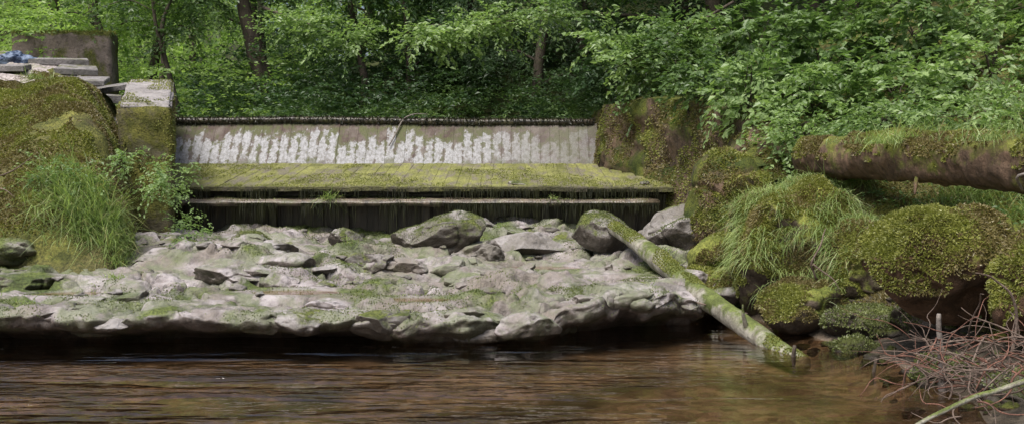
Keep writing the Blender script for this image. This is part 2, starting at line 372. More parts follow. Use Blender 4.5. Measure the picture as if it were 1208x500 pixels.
for i in range(250):
    x=g.uniform(-8.5,3.0);yf=float(np.interp(x,xs,yF));
    y=yf+g.uniform(.05,.6) if i%4==0 else yf+g.uniform(.6,19.2-yf)
    if any(((x-a)/(rx+.35))**2+((y-b_)/(ry+.35))**2<1 for a,b_,rx,ry,_ in pud): continue
    r=g.uniform(.10,.36)*(1.3 if g.random()<.15 else 1);h_=g.uniform(.38,.68)
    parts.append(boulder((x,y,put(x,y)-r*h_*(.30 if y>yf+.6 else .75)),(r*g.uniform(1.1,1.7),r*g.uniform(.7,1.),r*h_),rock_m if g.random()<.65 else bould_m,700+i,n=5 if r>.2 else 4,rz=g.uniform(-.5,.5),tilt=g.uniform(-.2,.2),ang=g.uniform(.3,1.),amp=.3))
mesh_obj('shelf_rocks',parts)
s=M('puddle_mat');b=s.n('ShaderNodeBsdfPrincipled',{'Base Color':(.14,.085,.045,1),'Roughness':.04,'Specular IOR Level':.6,'Normal':s.bump(s.noise(9,2),.1,.01)}).outputs[0]
s.t.links.new(b,s.o.inputs[0]);pud_m=s.m
for px,py,rx,ry,pz in pud:
    th=np.linspace(0,2*np.pi,24,endpoint=False);ring=np.stack([px+rx*.95*np.cos(th),py+ry*.95*np.sin(th),0*th+pz-.025],-1)
    mesh_obj('puddle',[(ring,np.arange(24)[None],pud_m,False)])
def B(name,c,r,mat,seed,fz=0,**kw):
    p=boulder(c,r,mat,seed,**kw);parts=[p]
    if fz: parts+=fuzz(p,fz,[rockmoss_m],.022,.012,.3,thr=.53,seed=seed)
    return mesh_obj(name,parts)
B('boulder',(-1.15,17.1,.86),(.80,.55,.36),bould_m,3,3500,tilt=-.1,ang=.4)
B('boulder',(1.33,16.6,.95),(.52,.45,.44),bould_m,8,2500,tilt=.15,ang=.5)
B('boulder',(2.5,16.3,.90),(.66,.55,.50),bould_m,12,8000,tilt=-.35)
B('boulder',(-4.0,16.6,.74),(.46,.35,.28),bould_m,14,2600,ang=.6)
B('boulder',(-.35,16.0,.62),(.26,.2,.18),bould_m,15)
B('boulder',(-1.9,15.1,.56),(.42,.3,.22),bould_m,16,1800,ang=1)
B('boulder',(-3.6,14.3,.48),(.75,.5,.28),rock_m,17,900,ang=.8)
B('boulder',(.2,16.9,.68),(.75,.5,.28),bould_m,18,ang=.8)
B('boulder',(-2.7,17.8,.74),(.35,.3,.22),bould_m,19,600,ang=.6)
B('boulder',(.9,18.3,.68),(.4,.3,.2),bould_m,20)
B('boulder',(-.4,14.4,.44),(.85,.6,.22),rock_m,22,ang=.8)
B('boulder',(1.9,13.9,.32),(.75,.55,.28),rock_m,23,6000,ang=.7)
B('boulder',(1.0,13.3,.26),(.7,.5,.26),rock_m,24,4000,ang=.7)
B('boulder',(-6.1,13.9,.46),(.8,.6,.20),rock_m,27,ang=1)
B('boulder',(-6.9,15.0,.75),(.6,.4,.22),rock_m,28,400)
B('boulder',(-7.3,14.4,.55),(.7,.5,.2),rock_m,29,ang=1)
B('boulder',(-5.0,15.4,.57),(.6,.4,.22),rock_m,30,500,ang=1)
parts=[]
for i in range(190):
    x=rng.uniform(-8,3);y=rng.uniform(12.5,19.3);r=rng.uniform(.025,.075)*(1.6 if rng.random()<.1 else 1)
    if y<np.interp(x,xs,yF)+.3: continue
    parts.append(boulder((x,y,put(x,y)+r*.1),(r*1.3,r,r*.65),bould_m,100+i,n=3,rz=rng.uniform(0,3)))
mesh_obj('loose_stones',parts)
p,N=surf_samples(bed,170000,.4);k=(fbm(p*np.array([.9,1.2,1]),71,4)+.12*ss(-1,3,p[:,0])+.12*ss(17.,19.5,p[:,1])>.55)&(p[:,0]>-9)
p,N=p[k],N[k]
mesh_obj('ledge_moss',tuft(p,N,.022,.014,[rockmoss_m],5))
def grass(name,cs,mat=grass_m,dz=None,surf=H):
    Q=[]
    for (x,y,rx,ry,n,L,up) in cs:
        bx=x+rx*rng.normal(size=n)*.5;by=y+ry*rng.normal(size=n)*.5
        bz=surf(bx,by)-.02 if dz is None else dz+0*bx
        Bp=np.stack([bx,by,bz],-1)
        D=rng.normal(size=(n,3))*.38+Z*up+np.array([0,-.15,0])
        bend=rng.normal(size=(n,3))*.38+np.array([0,-.25,-.6])
        Q.append(blades(Bp,D,L*(.4+.8*rng.random(n)),.007+.006*rng.random(n),bend))
    return mesh_obj(name,[quads(np.concatenate(Q),mat)])
grass('grass_tuft',[(x,y,.15,.12,90,.15,1.) for x,y in ((-5.2,13.4),(-5.0,13.8),(-3.9,13.6),(-2.4,16.4),(.5,17.8),(1.7,13.2),(-.2,18.4),(-6,12.6),(-3,18.6),(-1.9,18.9),(-5.5,12.3),(2.3,14.9),(2.2,15.6))],surf=R)
# ---------------------------------------------------------------- weir
def f_apron(s):
    r=s.g.outputs['Random Per Island']
    n=s.noise((1.6,1.1,1),7,rough=.7)
    c=s.mix(s.mr(s.math('ADD',n,s.math('MULTIPLY',r,.05)),.38,.62),(.12,.125,.035),(.28,.28,.09))
    c=s.mix(s.mr(s.noise((5,1.3,2),6,rough=.68),.48,.60,0,.9),c,(.19,.165,.13))
    c=s.mix(s.mr(s.noise(30,4),.46,.66,0,.7),c,(.05,.052,.02))
    y=s.xyz(s.pos)[1]
    c=s.mix(s.mr(s.math('ADD',y,s.math('MULTIPLY',s.noise(6,4),.5)),19.75,20.0,.75,0),c,(.05,.045,.03))
    return s.pbr(c,.85,s.bump(s.math('ADD',s.noise(30,6),s.noise((15,2,2),4)),.8,.03))
BW=.205
def f_panel(s):
    r=s.g.outputs['Random Per Island'];x,y,z=s.xyz(s.pos)
    top=s.mix(s.mr(s.noise((5,5,1.5),5),.4,.62),(.085,.06,.05),(.16,.135,.115))
    top=s.mix(s.mr(s.noise((3,3,2),6,rough=.7),.43,.55),top,(.095,.10,.045))
    wh=s.mix(s.mr(s.noise((18,18,3),6,rough=.7),.4,.62),(.34,.34,.35),(.18,.175,.165))
    n=s.math('SUBTRACT',s.noise((4.5,4.5,1.5),7,rough=.72),.5)
    zz=s.math('ADD',s.mr(z,1.9,2.8),s.math('ADD',s.math('MULTIPLY',n,.95),s.math('MULTIPLY',s.math('SUBTRACT',r,.5),.36)))
    f=s.mr(zz,.64,.70,1,0)
    f=s.math('MULTIPLY',f,s.mr(zz,-.05,.05,.3,1.))
    u=s.math('ABSOLUTE',s.math('SUBTRACT',s.math('FRACT',s.math('DIVIDE',s.math('ADD',x,7.6),BW)),.5))
    u=s.math('ADD',u,s.math('MULTIPLY',s.math('SUBTRACT',s.noise((5,5,2.5),7,rough=.75),.5),2.6))
    u=s.math('ADD',u,s.mr(z,1.9,2.2,-.12,0.))
    f=s.math('MULTIPLY',f,s.mr(u,.34,.46,1.,.08))
    f=s.math('MULTIPLY',f,s.mr(x,-.6,1.2,1.,.45))
    c=s.mix(f,top,wh)
    c=s.mix(s.mr(x,-1.5,1.2,0,.4),c,(.15,.135,.125))
    return s.pbr(c,s.mr(f,0,1,.8,.5),s.bump(s.math('ADD',s.noise((40,40,4),5),s.noise(20,4)),.6,.02))
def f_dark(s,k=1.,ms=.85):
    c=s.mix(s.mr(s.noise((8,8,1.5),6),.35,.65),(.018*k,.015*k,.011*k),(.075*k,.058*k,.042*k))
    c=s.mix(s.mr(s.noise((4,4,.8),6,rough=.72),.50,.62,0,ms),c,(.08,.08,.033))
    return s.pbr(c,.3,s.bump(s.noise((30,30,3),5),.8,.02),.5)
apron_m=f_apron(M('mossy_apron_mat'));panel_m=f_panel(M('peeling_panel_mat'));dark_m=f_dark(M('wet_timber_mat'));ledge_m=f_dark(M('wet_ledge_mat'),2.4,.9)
weir=bpy.data.objects.new('timber_weir',None);bpy.context.scene.collection.objects.link(weir)
parts=[];x=-7.4
def aprz(y): return 1.53+(y-19.5)*.118
while x<2.86:
    w=rng.uniform(.17,.25);x1=min(x+w,2.87);yb=23.0 if x<1.55 else np.interp(x,[1.55,2.9],[23.,19.9])
    yf=19.5+.06*(vn(P2(x,0,1.3),5)-.5)+rng.uniform(-.012,.012);o=rng.uniform(-.004,.004)
    ny=22;ys=np.linspace(yf,yb,ny);g_=.0015
    zt=aprz(ys)+o+.035*(fbm(P2(x,ys,1.2),80,3)-.5)
    prof=[(x+g_,-.07),(x+g_,-.006),(x+g_+.01,0),((x+x1)/2,.004),(x1-g_-.01,0),(x1-g_,-.006),(x1-g_,-.07)]
    V=np.array([[[a,yy,zz+b] for a,b in prof] for yy,zz in zip(ys,zt)])
    V[...,2]+=.025*(fbm(V*4,82,3)-.5)
    cap=V[0];parts.append(grid(V,apron_m,False))
    parts.append((cap,np.array([[0,1,2,3],[0,3,4,6]]),apron_m,False));parts.append((cap,np.array([[4,5,6]]),apron_m,False))
    x=x1
mesh_obj('apron_boards',parts,weir)
n=26000;bx=rng.uniform(-6.6,2.8,n);by=rng.uniform(19.5,22.9,n);k=(fbm(P2(bx,by,1.2),84,4)>.52);bx,by=bx[k],by[k]
k=(bx<1.5)|(by<np.interp(bx,[1.5,2.9],[23,19.8]));bx,by=bx[k],by[k]
p=np.stack([bx,by,aprz(by)+.01],-1);mesh_obj('apron_moss',tuft(p,np.tile(Z,(len(p),1)),.025,.018,[mossy_m],3),weir)
parts=[];x=-7.6
while x<1.65:
    x1=x+BW;t=2.80+rng.uniform(-.01,.01);o=rng.uniform(-.005,.005);g_=.002
    V=[[x+g_,22.98+o,1.9],[x1-g_,22.98+o,1.9],[x1-g_,23.03+o,1.9],[x+g_,23.03+o,1.9],[x+g_,23.75+o,t],[x1-g_,23.75+o,t],[x1-g_,23.80+o,t],[x+g_,23.80+o,t]]
    parts.append((np.array(V),[[0,3,2,1],[4,5,6,7],[0,1,5,4],[1,2,6,5],[2,3,7,6],[3,0,4,7]],panel_m,False))
    x=x1
mesh_obj('spillway_boards',parts,weir)
crest=tube([(-7.9,23.76,2.87),(-5,23.76,2.86),(-2,23.76,2.845),(1.75,23.76,2.83)],[.075,.07,.075,.07],dark_m,10,.2,3,30,.03,.1)
mesh_obj('crest_beam',[crest]+fuzz(crest,9000,[hang_m],.06,.02,-1.,hang=.3),weir)
# lower step: a second wet ledge under the apron lip
led=rough_block([(-7.3,19.36,1.20),(2.62,19.36,1.20),(2.62,19.86,1.20),(-7.3,19.86,1.20),(-7.3,19.40,1.31),(2.62,19.40,1.31),(2.62,19.86,1.37),(-7.3,19.86,1.37)],ledge_m,amp=.035,seed=12,rnd=.06,el=.12,fr=3.5)
mesh_obj('lower_ledge',[led]+fuzz(led,5000,[rockmoss_m],.03,.016,.2,thr=.52,seed=4),weir)
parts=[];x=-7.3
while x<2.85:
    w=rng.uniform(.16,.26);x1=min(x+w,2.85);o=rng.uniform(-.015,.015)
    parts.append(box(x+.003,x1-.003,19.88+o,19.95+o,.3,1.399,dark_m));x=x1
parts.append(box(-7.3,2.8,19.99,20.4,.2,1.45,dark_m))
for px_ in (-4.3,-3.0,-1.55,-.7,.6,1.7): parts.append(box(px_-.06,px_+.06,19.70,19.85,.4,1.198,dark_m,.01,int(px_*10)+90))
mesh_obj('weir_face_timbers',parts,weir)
n=9000;bx=rng.uniform(-6.4,2.6,n);keep=fbm(P2(bx,0,2.5),90,3)+.25*rng.random(n)>.58;bx=bx[keep];n=len(bx)
up=rng.random(n)<.4
Bp=np.stack([bx,np.where(up,19.47,19.35)+.02*rng.random(n),np.where(up,1.5,1.26)],-1)
L=(.03+.32*rng.random(n)**3)*(.4+1.3*fbm(P2(bx,3,4.),91,2))
mesh_obj('hanging_moss',[quads(blades(Bp,-Z+rng.normal(size=(n,3))*.05,L,.010,rng.normal(size=(n,3))*.04),hang_m)],weir)
grass('weir_grass_tuft',[(-3.25,19.42,.12,.05,110,.3,.5),(.75,19.45,.08,.05,50,.2,.6)],dz=1.32)
B('stone',(.1,19.9,1.59),(.2,.12,.06),bould_m,33);B('stone',(2.4,19.9,1.60),(.1,.1,.05),bould_m,34)
mesh_obj('dead_branch',[tube([(-2.6,23.25,2.32),(-2.45,23.55,2.65),(-2.35,23.75,2.92),(-2.1,23.7,3.02),(-1.8,23.65,3.0)],[.014,.018,.016,.012,.006],greytwig_m,6,.2,3,4)])
# ---------------------------------------------------------------- left abutment
conc_m=moss_rock('concrete_mat',(.36,.335,.325),(.25,.23,.22),(.09,.10,.02),(.18,.18,.04),.66,.05,-.5,-.4,1.6)
mosswall_m=moss_rock('mossy_wall_mat',(.13,.115,.07),(.055,.045,.03),(.085,.09,.018),(.19,.18,.04),.47,.05,-.5,-.4,1.8)
ab=bpy.data.objects.new('abutment_wall',None);bpy.context.scene.collection.objects.link(ab)
V8=[(-6.62,18.5,.4),(-5.70,18.5,.4),(-7.2,23.4,.4),(-8.2,23.4,.4),(-6.62,18.5,2.9),(-5.70,18.5,2.9),(-7.2,23.4,3.45),(-8.2,23.4,3.45)]
wall=rough_block(V8,mosswall_m,amp=.07,seed=4,rnd=.08)
mesh_obj('wall_body',[wall]+fuzz(wall,26000,MM,.045,.022,-.2,thr=.50,seed=2,hang=.5),ab)
V8=[(-6.60,18.55,2.84),(-5.72,18.55,2.84),(-6.35,20.7,3.30),(-7.2,20.7,3.30),(-6.60,18.55,2.98),(-5.72,18.55,2.96),(-6.35,20.7,3.52),(-7.2,20.7,3.54)]
cop=rough_block(V8,conc_m,amp=.03,seed=6,rnd=.12,el=.08)
mesh_obj('concrete_coping',[cop]+fuzz(cop,3000,[mossy_m],.03,.02,.2,thr=.60,seed=8),ab)
V8=[(-11.8,26,3.6),(-9.45,26,3.6),(-9.45,26.5,3.6),(-11.8,26.5,3.6),(-11.8,26,5.03),(-9.45,26,5.03),(-9.45,26.5,5.03),(-11.8,26.5,5.03)]
lw=moss_rock('old_concrete_mat',(.26,.21,.18),(.14,.115,.095),(.09,.10,.02),(.17,.17,.04),.55,.2,-.5,-.4,1.5)
w=rough_block(V8,lw,amp=.04,seed=9,rnd=.05);mesh_obj('concrete_wall',[w]+fuzz(w,2500,[mossy_m],.07,.03,.5))
slab_m=moss_rock('slab_mat',(.29,.27,.265),(.17,.16,.15),(.09,.10,.02),(.17,.17,.04),.66,.1,-.5,-.4,1.5)
def hz(x,y): return float(H(np.array([x]),np.array([y]))[0])
def slab(x,y,r,rz,ty,tx,seed,dz=0.):
    a,b,h=r
    V8=np.array([(-a,-b,-h),(a,-b*.8,-h),(a*.8,b,-h),(-a*.85,b*.9,-h),(-a,-b,h),(a,-b*.8,h),(a*.8,b,h),(-a*.85,b*.9,h)])
    Rm=np.array(Euler((tx,ty,rz)).to_matrix());V8=V8@Rm.T+np.array((x,y,hz(x,y)+.06+dz))
    return mesh_obj('stone_slab',[rough_block(V8,slab_m,amp=.012,seed=seed,rnd=.03,el=.14,smooth=False,fr=5)])
slab(-8.35,21.2,(.60,.5,.045),.1,.02,.16,1,.05)
slab(-8.15,22.2,(.65,.5,.05),-.2,-.12,.2,2,.12)
slab(-8.9,22.6,(.42,.4,.06),.3,.03,.2,3,.12)
slab(-7.7,21.5,(.35,.4,.04),.3,.2,.15,4,.05)
slab(-9.9,21.4,(.55,.35,.05),.0,.0,.15,5,.05)
slab(-9.6,23.5,(.6,.3,.06),.2,.0,.15,6,.08)
slab(-7.85,22.8,(.30,.5,.04),.3,.7,.1,7,.2)
slab(-9.3,24.4,(.7,.3,.08),.1,.05,.1,8,.12)
s=M('blue_cloth_mat');blue_m=s.pbr(s.mix(s.mr(s.noise(9,3),.42,.58),(.03,.05,.10),(.17,.22,.31)),.6,s.bump(s.noise(12,3),.6,.03))
pp=[];zb=hz(-10.45,23.3)+.16
for i,(dx,dz,rx) in enumerate(((-.2,0,.30),(.12,.0,.28),(-.05,.08,.26),(.3,-.05,.17))):
    pp.append(boulder((-10.45+dx,23.3,zb+dz),(rx,.2,.14),blue_m,200+i,n=5,amp=.5))
mesh_obj('blue_tarp',pp)
e=.05
def Hn(bx,by): return nrm(np.stack([-(H(bx+e,by)-H(bx-e,by)),-(H(bx,by+e)-H(bx,by-e)),0*bx+2*e],-1))
n=210000;bx=rng.uniform(-10.5,-5.2,n);by=rng.uniform(15,21.5,n);k=(fbm(P2(bx,by,1.4),95,4)>.29)&(bx<xLw(by)+.1);bx,by=bx[k],by[k]
p=np.stack([bx,by,H(bx,by)-.005],-1)
mesh_obj('bank_moss',tuft(p,Hn(bx,by),.04,.026,MM,9))
grass('bank_grass',[(-6.2,15.5,.55,.4,900,.5,1.1),(-5.55,15.6,.6,.4,2000,.6,1.),(-5.2,15.8,.45,.4,1800,.6,.9),(-5.0,16.6,.4,.5,1300,.55,.9),(-5.9,15.2,.7,.3,1500,.40,.8),(-5.3,15.1,.7,.3,1500,.35,.7),(-5.5,17.3,.35,.5,900,.6,1),(-6.9,21,.3,.3,200,.3,1.1),(-8.8,20.8,.5,.3,150,.3,1.)])
def herbs(name,cs,mat,ll):
    return mesh_obj(name,[quads(np.concatenate([clump(c,r,nn,12,ll,.25,.6,.4,.2) for c,r,nn in cs]),mat)])
herbs('herb_plant',[((-6.6,15.6,1.75),(.4,.3,.4),60),((-6.1,15.6,1.6),(.35,.3,.5),60),((-5.1,15.8,1.7),(.2,.3,.35),50),((-4.7,16,1.0),(.3,.3,.3),50),((-5.6,16.0,2.0),(.3,.3,.2),30),((-5.5,17.8,1.7),(.3,.3,.3),60)],leaf_bright,.055)
mesh_obj('dead_twig',[tube([(-7.4,15.3,1.7),(-6.9,15.2,1.85),(-6.6,15.1,2.05)],[.012,.01,.004],twig_m,5,.2,1,4),tube([(-7.5,15.2,1.55),(-7.0,15.1,1.65),(-6.8,15.0,1.5)],[.012,.01,.004],twig_m,5,.2,1,4)])
# ---------------------------------------------------------------- right bank
rocks=[('mossy_boulder',(4.25,10.7,1.05),(.74,.6,.62),rbould_m,41,34000),
('mossy_boulder',(4.85,9.9,.80),(.55,.5,.55),rbould_m,42,18000),
('mossy_boulder',(3.72,14.0,.85),(.98,.85,.90),mbould_m,43,75000),
('mossy_boulder',(4.25,13.0,.70),(.55,.5,.6),mbould_m,44,24000),
('mossy_boulder',(3.45,12.95,.30),(.55,.5,.35),mbould_m,57,16000),
('mossy_boulder',(3.3,15.9,1.4),(.5,.6,.58),mbould_m,45,18000),
('mossy_boulder',(2.95,15.2,.66),(.65,.5,.35),mbould_m,48,14000),
('boulder',(3.95,12.1,.20),(.55,.4,.28),shore_m,49,4500),
('boulder',(4.4,11.6,.32),(.5,.4,.3),shore_m,50,4500),
('boulder',(4.0,10.0,.05),(.4,.35,.2),shore_m,51,2500),
('mossy_boulder',(2.7,14.7,.36),(.65,.5,.25),mbould_m,52,8000),
('boulder',(4.3,8.9,.1),(.5,.4,.25),shore_m,54,2800),
('boulder',(3.7,11.6,.0),(.35,.3,.16),shore_m,55,900)]
for nm,c,r,mt,sd,fz in rocks:
    p=boulder(c,r,mt,sd,amp=.3,rz=sd,det=1.2);mesh_obj(nm,[p]+fuzz(p,fz,MM if mt is not shore_m else [rockmoss_m],.035,.018,-.25,thr=.42 if mt is not shore_m else .5,seed=sd,hang=.3))
# sloping soil and moss bank between the weir and the grassy mound
tt=np.linspace(0,1,90);ww=np.linspace(0,1,70);TT,WW=np.meshgrid(tt,ww)
bx0=2.75+.35*TT;by0=15.6+4.2*TT
prof_z=np.interp(TT,[0,.15,.45,1],[1.75,2.35,2.75,3.05])
XX=bx0-.25+WW**1.3*1.35+.45*(fbm(np.stack([by0*1.1,WW*2.6,0*WW],-1),131,5,.55)-.5)
ZZ=.45+(prof_z-.45)*ss(0,1,WW)**.8+.22*(fbm(np.stack([by0*1.6,WW*3,0*WW+4],-1),132,4)-.5)
YYb=by0-.5*(1-WW)
sl=grid(np.stack([XX,YYb,ZZ],-1),bankwall_m)
p_,F_=sl[0],sl[1]
a_=p_[F_[:,0]];nn_=np.cross(p_[F_[:,1]]-a_,p_[F_[:,2]]-a_)
if nn_[:,2].mean()<0: sl=(p_,F_[:,::-1],sl[2],sl[3])
endc=boulder((3.15,16.1,1.15),(.62,.62,1.05),bankwall_m,47,amp=.25,cut=False,det=1.8)
mesh_obj('earth_bank',[sl,endc]+fuzz(sl,40000,MM,.045,.022,-.9,thr=.50,seed=46,hang=.4)+fuzz(endc,18000,MM,.045,.022,-.3,thr=.49,seed=47,hang=.4))
grass('overhanging_grass',[(3.65,15.2,.5,.4,2600,.55,.9),(4.0,14.8,.5,.4,2200,.5,.8),(3.3,14.6,.4,.3,900,.4,.6),(5.6,13.3,.8,.3,1200,.4,1.2),(6.4,12.6,.8,.3,1200,.4,1.2),(4.6,14.6,.6,.3,900,.4,1.),(5.,11.3,.4,.3,300,.3,1.)])
QQ=[]
for c,r,sd,nn in (((3.72,14.0,.85),(.98,.85,.90),43,6500),((4.25,13.0,.70),(.55,.5,.6),44,1300),((3.45,12.95,.30),(.55,.5,.35),57,600)):
    p_=boulder(c,r,mbould_m,sd,amp=.3,rz=sd,det=1.2,n=4)
    q,N=surf_samples(p_,nn,.1);k=fbm(q*1.6,7,3)>.47;q,N=q[k],N[k];m=len(q)
    QQ.append(blades(q,N+Z*.4+rng.normal(size=(m,3))*.3,.10+.24*rng.random(m),.008,np.array([0,-.2,-.8])+rng.normal(size=(m,3))*.25))
mesh_obj('boulder_grass',[quads(np.concatenate(QQ),grass_m)])
n=90000;bx=rng.uniform(2.8,7,n);by=rng.uniform(8.5,15.5,n);bz=H(bx,by);k=(bz>.3)&(fbm(P2(bx,by,1.4),98,4)>.42);bx,by,bz=bx[k],by[k],bz[k]
mesh_obj('bank_moss',tuft(np.stack([bx,by,bz],-1),Hn(bx,by),.04,.022,MM,19))
parts=[]
for i in range(130):
    y=rng.uniform(8.3,13.2);x=xR(np.array(y))+rng.uniform(-.6,.9);z=hz(x,y);r=rng.uniform(.03,.09)
    if z<-.16: z=-.22
    parts.append(boulder((x,y,z),(r*1.3,r,r*.7),shore_m if i%3 else rbould_m,400+i,n=3,rz=rng.uniform(0,3)))
mesh_obj('shore_stones',parts)
yy=np.linspace(15.8,25,150);zz=np.linspace(.3,1,50)
YY,ZZ=np.meshgrid(yy,zz);XX=xR(YY)+.02
tp=np.interp(YY,[15.8,17,19,21,23.5,25],[1.9,2.55,3.0,3.2,3.15,3.1])
ZZ=.3+(tp-.3)*(ZZ-.3)/.7
XX=XX+.5*(fbm(np.stack([YY*1.3,ZZ*2,0*YY],-1),97,5,.6)-.5)+.25*(ZZ/3)**2-.05
bw=grid(np.stack([XX,YY,ZZ],-1),bankwall_m)
ext=np.stack([np.stack([XX[-1]+d,YY[-1],ZZ[-1]+e_],-1) for d,e_ in ((0,0),(.3,.05),(.8,.05),(1.4,-.3))])
q=(bw[0],bw[1][:,::-1],bw[2],bw[3])
mesh_obj('bank_retaining_wall',[bw,grid(ext,bankwall_m)]+fuzz(q,36000,MM,.05,.024,-1,thr=.47,seed=5,hang=.6))
# ---------------------------------------------------------------- logs
fl=tube([(4.10,15.2,2.06),(4.6,13.4,2.02),(5.1,11.5,1.97),(5.75,9.0,1.86)],[.27,.29,.30,.33],log_m,48,.18,11,44,.06,.16)
mesh_obj('fallen_log',[fl,tube([(4.75,12.7,1.95),(4.6,12.5,1.8),(4.55,12.4,1.62)],[.03,.025,.012],log_m,7),
  tube([(4.7,10.1,1.72),(4.5,9.85,1.88),(4.9,9.8,1.92),(5.2,9.6,1.85)],[.012,.014,.012,.007],greytwig_m,7,.2,2,5)]+fuzz(fl,60000,MM,.035,.018,.1,thr=.50,seed=3,hang=.2))
grass('log_grass',[(4.9,12.9,.9,.25,1200,.32,1.1),(5.6,11.2,.9,.3,1300,.32,1.1)],dz=2.2)
ll=tube([(1.50,16.2,1.02),(1.95,14.9,.72),(2.3,13.5,.38),(2.75,12.0,.06),(3.0,11.2,-.12)],[.10,.135,.13,.12,.10],pole_m,24,.14,12,24,.03,.10)
mesh_obj('leaning_log',[ll,tube([(2.62,12.2,.14),(2.56,12.1,.3),(2.55,12.08,.42)],[.03,.022,.008],pole_m,7),tube([(2.1,14.2,.6),(2.25,14.1,.72)],[.03,.01],pole_m,7)]+fuzz(ll,18000,[mossy_m],.02,.014,.2,thr=.54,seed=6))
# ---------------------------------------------------------------- twigs and debris
parts=[]
def tw(a,b,r,mat,sd,sag=0,wig=.06):
    a=np.array(a,float);b=np.array(b,float);m_=(a+b)/2+np.array([0,0,sag]);return tube([a,m_,b],[r,r*.85,r*.35],mat,6,.2,sd,6,wig)
for i in range(210):
    g=rng;a=(g.uniform(3.45,4.6),g.uniform(8.3,9.6),g.uniform(.02,.5));d=nrm(g.normal(size=3)*np.array([1,.7,.5]));l=g.uniform(.3,.9)
    b=np.array(a)+d*l;b[2]=max(b[2],.0)
    parts.append(tw(a,b,g.uniform(.003,.009),redtwig_m if i%3==0 else twig_m,i,g.uniform(-.05,.15),.13))
mesh_obj('branch_pile',parts)
mesh_obj('mossy_branch',[tube([(2.75,7.85,-.03),(3.1,8.0,.13),(3.5,8.15,.26),(4.0,8.3,.37)],[.014,.017,.02,.022],pole_m,9,.2,5,8,.05)])
mesh_obj('broken_stick',[tube([(3.75,9.5,-.15),(3.74,9.5,.35),(3.72,9.48,.66)],[.035,.028,.018],greytwig_m,9,.25,7,6,.03)])
mesh_obj('broken_stick',[tube([(2.88,11.2,-.1),(2.89,11.15,.12)],[.03,.018],bark_m,7)])
mesh_obj('broken_stick',[tube([(3.42,10.4,-.2),(3.46,10.35,.14)],[.022,.014],bark_m,7)])
mesh_obj('curved_branch',[tube([(4.2,9.3,.0),(4.28,9.25,.6),(4.22,9.2,.9),(4.05,9.2,1.02),(3.9,9.2,1.04)],[.014,.013,.011,.008,.004],twig_m,7,.2,8,6,.04),
  tube([(4.5,9.0,.1),(4.45,9.,.7),(4.2,8.9,.85)],[.012,.010,.004],redtwig_m,6,.2,9,6,.05)])
mesh_obj('bare_twig',[tube([(3.45,12.4,.66),(3.38,12.3,.85),(3.5,12.3,1.05),(3.56,12.4,1.25)],[.014,.012,.009,.005],twig_m,7,.2,4,6,.05),
  tube([(3.38,12.3,.85),(3.55,12.2,.7),(3.65,12.2,.55)],[.010,.008,.004],twig_m,6,.2,5,5,.03)])
mesh_obj('bare_twig',[tube([(2.0,13.2,.35),(2.25,13.1,.3),(2.8,12.9,.2)],[.008,.01,.006],twig_m,5,.2,4,6,.03)])
# ---------------------------------------------------------------- vegetation
def stems(c,r,n,base,mat=bark_m):
    out=[]
    for i in range(n):
        e_=np.array(c)+nrm(rng.normal(size=3))*np.array(r)*.75;e_[2]=max(e_[2],base[2]+.3)
        m_=(np.array(base)+e_)/2+rng.normal(size=3)*.12+np.array([0,0,.15]);out.append(tube([base,m_,e_],[.02,.013,.005],mat,5,.1,i,5))
    return out
def shrub(name,c,r,n,mat,ll=.085,k=20,sl=.5,wr=.6,**kw):
    base=(c[0],c[1]+.2,hz(c[0],c[1]+.2)-.05)
    return mesh_obj(name,stems(c,r,7,base)+[quads(clump(c,r,n,k,ll,sl,wr,.35,.35,**kw),mat)])
for c,r,n,mt,l in [((3.9,17.8,3.2),(.7,.6,.5),90,leaf_bright,.12),((4.7,16.9,2.95),(.9,.6,.6),140,leaf_bright,.115),((5.8,16.3,3.0),(.9,.7,.6),120,leaf_bright,.115),
  ((5.2,18.3,3.8),(1.,.7,.8),120,leaf_mid,.15),((7.0,15.9,3.3),(.9,.7,.8),120,leaf_bright,.115),((6.8,18,4.4),(1.2,.8,.9),110,leaf_bright,.15),((4.4,20.5,4.2),(1.,.8,.8),100,leaf_mid,.15),
  ((3.1,21.5,3.9),(.8,.7,.8),120,leaf_mid,.13),((2.3,24.2,4.0),(.9,.7,.8),120,leaf_dark,.12),((8.3,16.5,4.4),(1.2,.8,1.2),120,leaf_bright,.14),((3.3,19.4,3.4),(.6,.7,.4),80,leaf_mid,.11),
  ((6.2,14.2,2.55),(.9,.5,.35),140,leaf_bright,.075),((5.2,15.4,2.45),(.8,.5,.35),130,leaf_bright,.08),((4.2,16.0,2.35),(.5,.4,.3),80,leaf_bright,.08),((5.0,10.8,1.15),(.4,.4,.3),40,leaf_mid,.05)]:
    shrub('leafy_shrub',c,r,n,mt,l)
